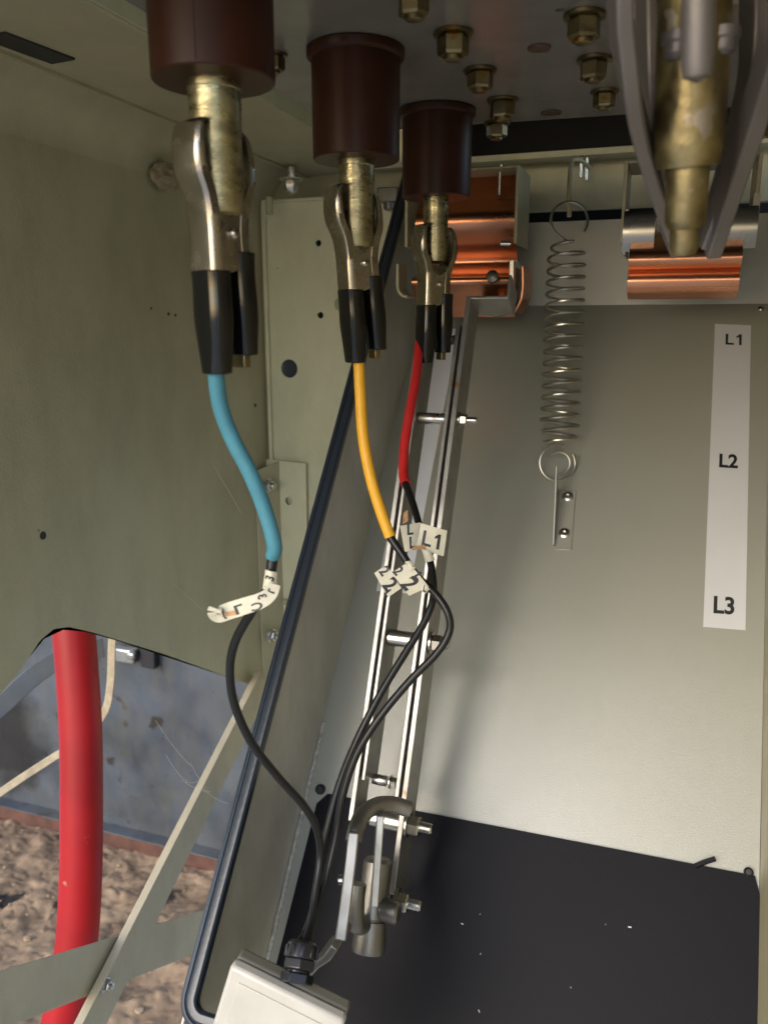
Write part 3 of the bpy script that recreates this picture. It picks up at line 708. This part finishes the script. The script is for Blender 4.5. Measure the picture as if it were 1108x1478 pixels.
z = lambda yy: xz(690, yy).z
copper(c1, a.x+.010, b.x-.005, [(.050, z(242)), (.026, z(285)), (.010, z(315)), (.022, z(345)), (.036, z(375)), (.020, z(395)), (-.002, z(404)), (.014, z(430)), (.034, z(456))])
# rounded stainless carrier underneath
def carrier(parent, x0, x1, yt, yb_, m=M_steel, dy=.0, dep=.05):
    zt_, zb2 = xz(x1 and 740, yt).z, xz(700, yb_).z
    r = .012; th = .0017
    L1 = [V((x0, 0, zt_)), V((x0, 0, zb2+r))]+[V((x0+r-r*math.cos(k*math.pi/8), 0, zb2+r-r*math.sin(k*math.pi/8))) for k in range(1, 5)]
    L1 += [V((x1-r+r*math.sin(k*math.pi/8), 0, zb2+r-r*math.cos(k*math.pi/8))) for k in range(0, 5)]+[V((x1, 0, zt_))]
    return L1, th
def hook(parent, L1, dep, th, m, name, yoff):
    bm = B(); sweep(bm, [p+V((0, yc+yoff+dep/2, 0)) for p in L1], [(-dep/2, -th), (dep/2, -th), (dep/2, th), (-dep/2, th)], YD)
    return mk(name, bm, m, parent, ang=60, bevel=.0006)
L1, th = carrier(c1, xz(582, 400).x-.001, xz(605, 400).x+.012, 378, 428)
hook(c1, L1[:6], .03, th, M_paint, 'carrier_strap', -.02)
xa, xb_ = xz(690, 440).x, xz(744, 400).x
L2 = [V((xb_, 0, xz(740, 378).z)), V((xb_, 0, xz(740, 428).z)), V((xb_-.004, 0, xz(740, 444).z)), V((xb_-.014, 0, xz(740, 452).z)), V((xb_-.026, 0, xz(740, 452).z)), V((xb_-.040, 0, xz(740, 436).z))]
hook(c1, spline(L2, 4), .045, .0026, M_steel, 'carrier_strap', -.028)
L3 = [V((xb_+.008, 0, xz(740, 385).z)), V((xb_+.009, 0, xz(740, 415).z)), V((xb_+.007, 0, xz(740, 435).z)), V((xb_, 0, xz(740, 452).z))]
hook(c1, spline(L3, 4), .05, .0014, M_copper, 'copper_flank', -.005)
bm = B(); lathe(bm, xz(716, 250)+V((0, .02, 0)), -ZD, [(.0022, -.012), (.0022, .018), (.0012, .02)], 12); mk('threaded_end', bm, M_steel, c1)
bm = B(); tube(bm, [xz(722, 352), xz(736, 352)+V((0, .002, 0))], .0035, 12); mk('pin', bm, M_steel, c1)
bm = B(); lathe(bm, xz(714, 401)+V((0, -.012, 0)), V((0, -1, .3)), [(.007, 0), (.007, .004), (.003, .006), (0, .0065)], 18); mk('bolt_head', bm, M_lever, c1)

a2, b2, tp2 = xz(897, 300), xz(1093, 300), xz(900, 232)
c2 = contact(a2.x, b2.x, yc, tp2.z, 'copper contact with bright steel cheeks behind the brass pin at right')
z = lambda yy: xz(985, yy).z
ca_, cb_ = xz(909, 380).x, xz(1066, 380).x
copper(c2, ca_, cb_, [(.03, z(330)), (-.01, z(352)), (-.030, z(365)), (-.036, z(378)), (-.028, z(388)), (-.022, z(392)), (-.026, z(398)), (-.028, z(408)), (-.022, z(420)), (.0, z(430))], th=.0012)
for xl, xr in ((900, 945), (1028, 1090)):
    xl_, xr_ = xz(xl, 330).x, xz(xr, 330).x; zt2, zb3 = xz(985, 304).z, xz(985, 362).z
    bm = B(); Pq = [V(((xl_+xr_)/2, yc-.006-.012*math.sin(math.pi*(.15+.7*k/12)), zt2+(zb3-zt2)*k/12)) for k in range(13)]
    sweep(bm, Pq, [(-(xr_-xl_)/2, -.0008), ((xr_-xl_)/2, -.0008), ((xr_-xl_)/2, .0008), (-(xr_-xl_)/2, .0008)], XD); mk('steel_cheek', bm, M_cheek, c2, ang=60)
bm = B(); abox(bm, xz(903, 330).x-.001, xz(903, 330).x+.0015, yc-.01, yc+.05, xz(985, 366).z, xz(985, 300).z); mk('side_strap', bm, M_lever, c2)
bm = B(); abox(bm, xz(1082, 330).x, xz(1092, 330).x, yc-.005, yc+.05, xz(985, 352).z, xz(985, 285).z); mk('side_strap', bm, M_lever, c2)

# ================= spring =================
ys = .95
sp = empty('tension_spring', onax(812, 500, 1, ys), 'long coiled tension spring hanging in front of the back panel', 'spring')
def so_(x, y, yy=ys): return onax(x, y, 1, yy)
top, bot = so_(818, 352), so_(806, 638, .925)
ax = (bot-top); ln = ax.length; axn = ax.normalized(); fu, fv, _ = frame(axn); R_ = .0200; turns = 17.3
P = []
N_ = int(turns*28)
for k in range(N_+1):
    t_ = k/N_; a = -.6+t_*turns*2*math.pi; rr = R_*(1+.06*t_)*(0.8+.2*min(1, t_*14, (1-t_)*14))
    P.append(top+ax*t_+fu*(rr*math.cos(a))+fv*(rr*math.sin(a)))
bm = B(); tube(bm, P, .0016, 8); mk('coil', bm, M_spring, sp)
def ring(c, r, a0, a1, tail=None):
    Q = [c+CR*(r*math.cos(a0+(a1-a0)*k/36))+CU*(r*math.sin(a0+(a1-a0)*k/36)) for k in range(37)]
    if tail: Q = Q+tail
    bm = B(); tube(bm, Q, .0014, 8); mk('end_ring', bm, M_spring, sp)
ring(so_(821, 318), .0205, rad(-35), rad(250), [so_(812, 345), so_(822, 351)])
ring(so_(804, 668, .92), .0205, rad(-290), rad(30), None)
ring(so_(806, 668, .918), .0125, rad(-90), rad(140), None)
# upper hanger
hg = empty('spring_hanger', onax(835, 232, 1, YB), 'thin bent wire hanger holding the top ring of the spring', 'hanger')
yh = ys+.0
zb_h = zb-.004
p0 = so_(821, 312, .95); pt = so_(824, 236, .985)
bm = B(); tube(bm, spline([p0, so_(821, 270, .965), pt, so_(829, 230, .99), so_(838, 231, 1.0)], 5)+[V((so_(842, 232, 1.0).x, YB-.01, so_(842, 232, 1.0).z+.004))], .0026, 10); mk('wire', bm, M_paint, hg)
for x, y in ((838, 246), (846, 250)):
    c = so_(x, y, YB+.01); bm = B(); tube(bm, [c+ZD*.022, c-ZD*.008], .0023, 12); mk('threaded_stud', bm, M_steel, hg)
# lower anchor bracket on the tray
an = empty('spring_anchor', onB(812, 750), 'small riveted angle bracket on the panel holding the bottom ring of the spring', 'bracket')
C4 = [onB(806, 708), onB(831, 709), onB(824, 795), onB(800, 794)]
bm = B(); prism(bm, [p+NB*.0004 for p in C4], NB*.0016); mk('base_plate', bm, M_tray, an, bevel=.0006)
q0, q1 = onB(806, 712)+NB*.002, onB(800, 790)+NB*.002
bm = B(); prism(bm, [q0, q1, q1+NB*.006, q0+NB*.040+UP*.012, q0+NB*.034+UP*.016], XD*-.002); mk('upright_tab', bm, M_tray, an, bevel=.0005)
for x, y in ((819, 718), (814, 771)):
    c = onB(x, y)+NB*.0021; bm = B(); lathe(bm, c, NB, [(.0062, 0), (.006, .0016), (.0042, .0026), (.0022, .0028), (.0022, .0008), (0, .0008)], 22); mk('rivet', bm, M_steel, an)

# ================= label strips =================
def strip(name, cs, m, label, texts, wpx, hpx):
    C = [onB(x, y)+NB*.0004 for x, y in cs]; bm = B(); prism(bm, C, NB*.0003)
    o = mk(name, bm, m, None, smooth=False); tag(o, label, 'label')
    def fn(u, v):
        u /= wpx; v /= hpx; return (C[3]*(1-u)+C[2]*u)*(1-v)+(C[0]*(1-u)+C[1]*u)*v+NB*.0006
    for tx, u, v, h in texts:
        bm = B(); letter(bm, tx, fn, u*wpx, v*hpx, h, 0, bold=.03, sx=.86); mk('lettering', bm, M_ink, o, smooth=False)
Wm = (onB(1083, 470)-onB(1031, 468)).length; Hm = (onB(1031, 468)-onB(1014, 905)).length
strip('phase_label', [(1031, 468), (1083, 470), (1075, 910), (1014, 905)], M_strip, 'pale vertical label strip printed L1, L2 and L3 at the right', [('L1', .56, .942, .0155), ('L2', .48, .505, .0165), ('L3', .48, .062, .0178)], Wm, Hm)
Wm2 = (onB(662, 475)-onB(621, 474)).length; Hm2 = (onB(621, 474)-onB(543, 853)).length
strip('phase_label', [(621, 474), (662, 475), (590, 857), (543, 853)], M_stripb, 'white label strip printed L1, half hidden behind the switch blade', [('L1', .72, .95, .0155)], Wm2, Hm2)

# ================= contact assembly at top right (near the camera) =================
yr = .43
def rz(x, y, yy=yr): return onax(x, y, 1, yy)
rc = empty('contact_jaw', rz(985, 0), 'grey spring contact fingers around a brass pin at upper right, close to camera', 'contact jaw')
pc = rz(1003, 90); sc = pc.dot(CF)/FPX
tipb = rz(986, 368, yr+.02); topb = rz(1004, -40, yr)
axp = (tipb-topb); pl_ = axp.length; axn = axp.normalized()
def hh(y): return (rz(1000-(y)*.04, y, yr+.01)-topb).dot(axn)
sc = rz(990, 200).dot(CF)/FPX
bm = B(); lathe(bm, topb, axn, [(50*sc, 0), (50*sc, hh(205)), (48.5*sc, hh(228)), (44*sc, hh(241)), (31.5*sc, hh(242)), (30*sc, hh(320)), (27*sc, hh(330)), (22*sc, hh(331)), (21.5*sc, hh(360)), (17*sc, pl_), (0, pl_)], 40)
mk('brass_pin', bm, M_pin, rc)
def finger(pts, hw, th, name='contact_finger'):
    P = spline([at(x, y, d) for x, y, d in pts], 6); bm = B()
    sweep(bm, P, [(-hw, -th), (hw, -th), (hw, th), (-hw, th)], CR); return mk(name, bm, M_arm, rc, bevel=.0012)
finger([(893, -30, .33), (896, 40, .34), (910, 130, .36), (932, 220, .40), (957, 300, .44), (972, 358, .46)], .0036, .010)
finger([(932, -30, .38), (936, 110, .39), (948, 200, .41), (966, 290, .44), (984, 352, .46)], .0030, .009)
finger([(1125, -30, .33), (1118, 60, .34), (1092, 150, .37), (1066, 230, .40), (1040, 310, .44), (1024, 358, .46)], .0042, .010)
finger([(1085, -30, .38), (1082, 90, .39), (1062, 190, .42), (1038, 280, .44), (1012, 352, .46)], .0030, .009)
bm = B(); lathe(bm, at(1008, -40, .30), (at(1006, 85, .31)-at(1008, -40, .30)), [(.0062, 0), (.0062, .030), (.0055, .035), (0, .0375)], 24); mk('centre_rod', bm, M_arm, rc)
for x, y, r in ((978, 66, .006), (1045, 60, .006)):
    bm = B(); lathe(bm, at(x, y-18, .36), -ZD, [(r*1.2, 0), (r*1.2, .004), (r, .005), (r, .009), (r*.6, .011), (0, .0115)], 20); mk('cap_screw', bm, M_arm, rc)
bm = B(); obox(bm, at(1010, -12, .40)+YD*.03, XD*.042, YD*.02, ZD*.006); mk('mounting_block', bm, M_arm, rc, bevel=.002)
bm = B(); lathe(bm, onax(1102, 190, 1, .7), -ZD, [(.008, -.02), (.008, 0), (.005, .004), (0, .005)], 6); o = mk('hex_bolt', bm, M_zinc); tag(o, 'yellowish bolt at the right edge, half out of view', 'bolt')

# ================= details of the left compartment =================
def K(x, y, yy=YB-.0035): return onax(x, y, 1, yy)
br = empty('angle_bracket', K(415, 780), 'grey angle bracket bolted between the partition and drilled back plate', 'bracket')
p = [K(384, 663, YB-.0125), K(441, 669, YB-.0125), K(446, 940, YB-.0125), K(396, 960, YB-.0125)]
bm = B(); prism(bm, p, V((0, .003, 0))); ob = mk('bracket_plate', bm, M_plate, br, smooth=False)
cut(ob, [cyl(K(417, 723, YB-.012), YD, .0062, .01)])
q = [V((XW+.02, YB-.0128, K(384, 663).z)), V((XW+.0005, YB-.05, K(384, 672).z)), V((XW+.0005, YB-.05, K(384, 960).z)), V((XW+.02, YB-.0128, K(384, 960).z))]
bm = B(); prism(bm, q, V((.002, .001, 0))); mk('bracket_flange', bm, M_paint, br, smooth=False)
for x, y in ((386, 700), (392, 917)):
    c = K(x, y, YB-.045); hexnut('bolt', c, V((1, -.35, 0)).normalized(), .0088, .008, M_steel, br, stud=.006)
bm = B(); lathe(bm, K(412, 868, YB-.0135), -YD, [(.005, 0), (.005, .003), (0, .005)], 16); mk('rivet', bm, M_paint, br)
# cap nut under the ledge
cn = empty('cap_nut', onax(419, 262, 1, YB-.06), 'bright domed nut under the ledge at the top of the drilled plate', 'nut')
c = onax(420, 258, 1, YB-.05)
bm = B(); lathe(bm, c, -ZD, [(.0155, 0), (.0155, .0015)], 28); mk('washer', bm, M_paint, cn)
bm = B(); lathe(bm, c-ZD*.0016, -ZD, [(.0105, 0), (.0108, .006), (.0105, .010), (.008, .015), (.004, .018), (0, .0185)], 6, .3); mk('dome', bm, M_steel, cn, ang=50, bevel=.001)
bm = B(); lathe(bm, c+ZD*.0004, ZD, [(.006, 0), (.006, .014)], 20); mk('shank', bm, M_steel, cn)
bm = B(); lathe(bm, onax(389, 296, 1, YB-.04), -ZD, [(.005, -.01), (.005, .012), (0, .013)], 14); o = mk('small_stud', bm, M_paint); tag(o, 'short painted stud at the top left corner of the drilled plate', 'stud')
# small brown block behind the insulators at the beam
bm = B(); c = onax(562, 282, 1, YB-.02); obox(bm, c, XD*.014, YD*.01, ZD*.009); lathe(bm, c-ZD*.008, -ZD, [(.008, 0), (.008, .01), (0, .012)], 14)
o = mk('door_catch', bm, M_lever, None, bevel=.0015); tag(o, 'small dark catch between the middle and far insulators', 'catch')
# mud lump
c = W(232, 256)+V((.008, 0, 0)); bm = B(); bmesh.ops.create_icosphere(bm, subdivisions=4, radius=1)
for v in bm.verts:
    n_ = v.co.copy(); k = 1+.22*noise.noise(n_*2.2)+.10*noise.noise(n_*6)
    v.co = c+V((n_.x*.012*k, n_.y*.026*k, n_.z*.0155*k))
o = mk('mud_nest', bm, M_mud); tag(o, 'lump of dried brown mud stuck high on the partition', 'mud lump')

# struts
XT = XW+.004
def strapbar(name, A, B_, hw, label, lip=0.0):
    a_, b_ = onax(*A, 0, XT+lip), onax(*B_, 0, XT+lip); t_ = (b_-a_).normalized(); n_ = V((0, -t_.z, t_.y))
    r = empty(name, a_, label, 'strut'); bm = B(); obox(bm, (a_+b_)/2, (b_-a_)/2, n_*hw, XD*.0012); mk('flat_bar', bm, M_strut, r, bevel=.0006)
    return r, a_, b_, n_
r1, a_, b_, n_ = strapbar('diagonal_strut', (378, 985), (100, 1540), .031, 'grey diagonal strut crossing the cut-out beside the rubber seal', .006)
if n_.y > 0: n_ = -n_
bm = B(); obox(bm, (a_+b_)/2+n_*.0305+XD*.005, (b_-a_)/2, n_*.0012, XD*.0045); mk('folded_lip', bm, M_strut, r1, bevel=.0005)
r2, a3, b3, n3 = strapbar('cross_strut', (-60, 1465), (345, 1325), .028, 'grey flat cross strut below the red cable, bolted to the diagonal strut')
c = onax(152, 1421, 0, XT+.0085); hexnut('bolt', c, XD, .0065, .006, M_steel, r1, stud=.004)

# red cable
P = spline([at(96, 780, 1.02), at(104, 880, 1.02), at(111, 960, 1.02), at(117, 1060, 1.02), at(118, 1160, 1.02), at(117, 1260, 1.02), at(111, 1360, 1.02), at(96, 1450, 1.02), at(70, 1560, 1.02)], 8)
bm = B(); tube(bm, P, .0262, 36); o = mk('red_power_cable', bm, M_redc); tag(o, 'thick red power cable hanging behind the cut-out at left', 'cable')
P = spline([at(166, 880, 1.2), at(162, 930, 1.2), at(160, 985, 1.2), at(150, 1030, 1.2), at(112, 1070, 1.2), at(70, 1098, 1.2), at(30, 1124, 1.19), at(-30, 1165, 1.18)], 8)
bm = B(); sweep(bm, P, [(-.0058, -.002), (.0058, -.002), (.0058, .002), (-.0058, .002)], lambda i: CF.cross(P[min(i+1, len(P)-1)]-P[max(i-1, 0)]))
o = mk('cream_cord', bm, M_cord, None, bevel=.001); tag(o, 'frayed cream cord looping behind the thick red cable', 'cord')
P = spline([at(-40, 1050, 1.28), at(0, 1020, 1.3), at(50, 975, 1.32), at(100, 945, 1.34), at(150, 935, 1.36)], 6)
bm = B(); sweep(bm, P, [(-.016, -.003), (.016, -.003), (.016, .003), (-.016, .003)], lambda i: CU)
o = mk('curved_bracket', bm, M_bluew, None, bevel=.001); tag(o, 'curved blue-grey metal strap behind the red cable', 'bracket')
c = onax(182, 945, 1, YW-.02)
bm = B(); obox(bm, c, XD*.030, YD*.012, ZD*.018); obox(bm, c+V((.028, -.014, .008)), XD*.010, YD*.008, ZD*.009); o = mk('wall_clamp', bm, M_steel, None, bevel=.004); tag(o, 'pale metal clamp on the blue wall just right of the red cable', 'clamp')
bm = B(); obox(bm, c+V((.062, .008, 0)), XD*.020, YD*.010, ZD*.026); o = mk('black_block', bm, M_hole, None, bevel=.003); tag(o, 'black block beside the pale clamp on the blue wall', 'block')
# cobwebs
bm = B()
def strand(A, C_, dA, dC, r=.00022, sag=.0):
    a_, c_ = at(*A, dA), at(*C_, dC); Q = []
    for k in range(13):
        t_ = k/12; Q.append(a_.lerp(c_, t_)-ZD*(sag*4*t_*(1-t_))+V((random.uniform(-1, 1), 0, random.uniform(-1, 1)))*.0004)
    tube(bm, Q, r, 5)
for A, C_ in (((262, 1125), (305, 1143)), ((268, 1128), (292, 1122)), ((275, 1100), (300, 1140)), ((225, 1040), (275, 1105)), ((290, 1135), (330, 1160)), ((240, 1090), (270, 1128))):
    strand(A, C_, .95, .96, .00013, .004)
o = mk('cobweb', bm, M_web); tag(o, 'fine pale cobweb strands round the diagonal strut', 'cobweb', kind='stuff')
bm = B()
for A, C_ in (((308, 672), (330, 708)), ((330, 708), (348, 740)), ((250, 842), (292, 880))): strand(A, C_, .80, .82, .00014)
o = mk('cobweb', bm, M_web); tag(o, 'thin cobweb thread in front of the left partition', 'cobweb', kind='stuff')

# fixings at the mat corners and dust on it
for x, y, r, m_, lb in ((463, 1140, .0052, M_hole, 'small dark round stud at the upper left corner of the mat'), (1079, 1259, .0040, M_hole, 'small dark round stud at the upper right corner of the mat')):
    c = onB(x, y)+NB*.0004; bm = B(); lathe(bm, c, NB, [(r, 0), (r, .003), (r*.6, .005), (0, .0052)], 18); o = mk('mat_stud', bm, m_); tag(o, lb, 'stud')
P = [onB(1002, 1250)+NB*.003, onB(1014, 1245)+NB*.005, onB(1030, 1240)+NB*.008]
bm = B(); sweep(bm, P, [(-.0022, -.001), (.0022, -.001), (.0016, .001), (-.0016, .001)], UP); o = mk('rubber_tab', bm, M_mat); tag(o, 'torn black tab sticking up from the mat edge at right', 'tab')
bm = B()
for k in range(8):
    x, y = random.uniform(600, 1080), random.uniform(1190, 1470)
    if y < 1165+(x-600)*.19+12: continue
    s = random.choice([.0004, .0005, .0007, .0009]); c = onB(x, y)+NB*.003
    a = random.uniform(0, 3); obox(bm, c, XD*s*math.cos(a)*1.6+UP*s*math.sin(a), UP*s*.6, NB*s*.4)
o = mk('dust_specks', bm, M_strip, None, smooth=False); tag(o, 'tiny pale specks of dust on the black mat', 'dust', kind='stuff')
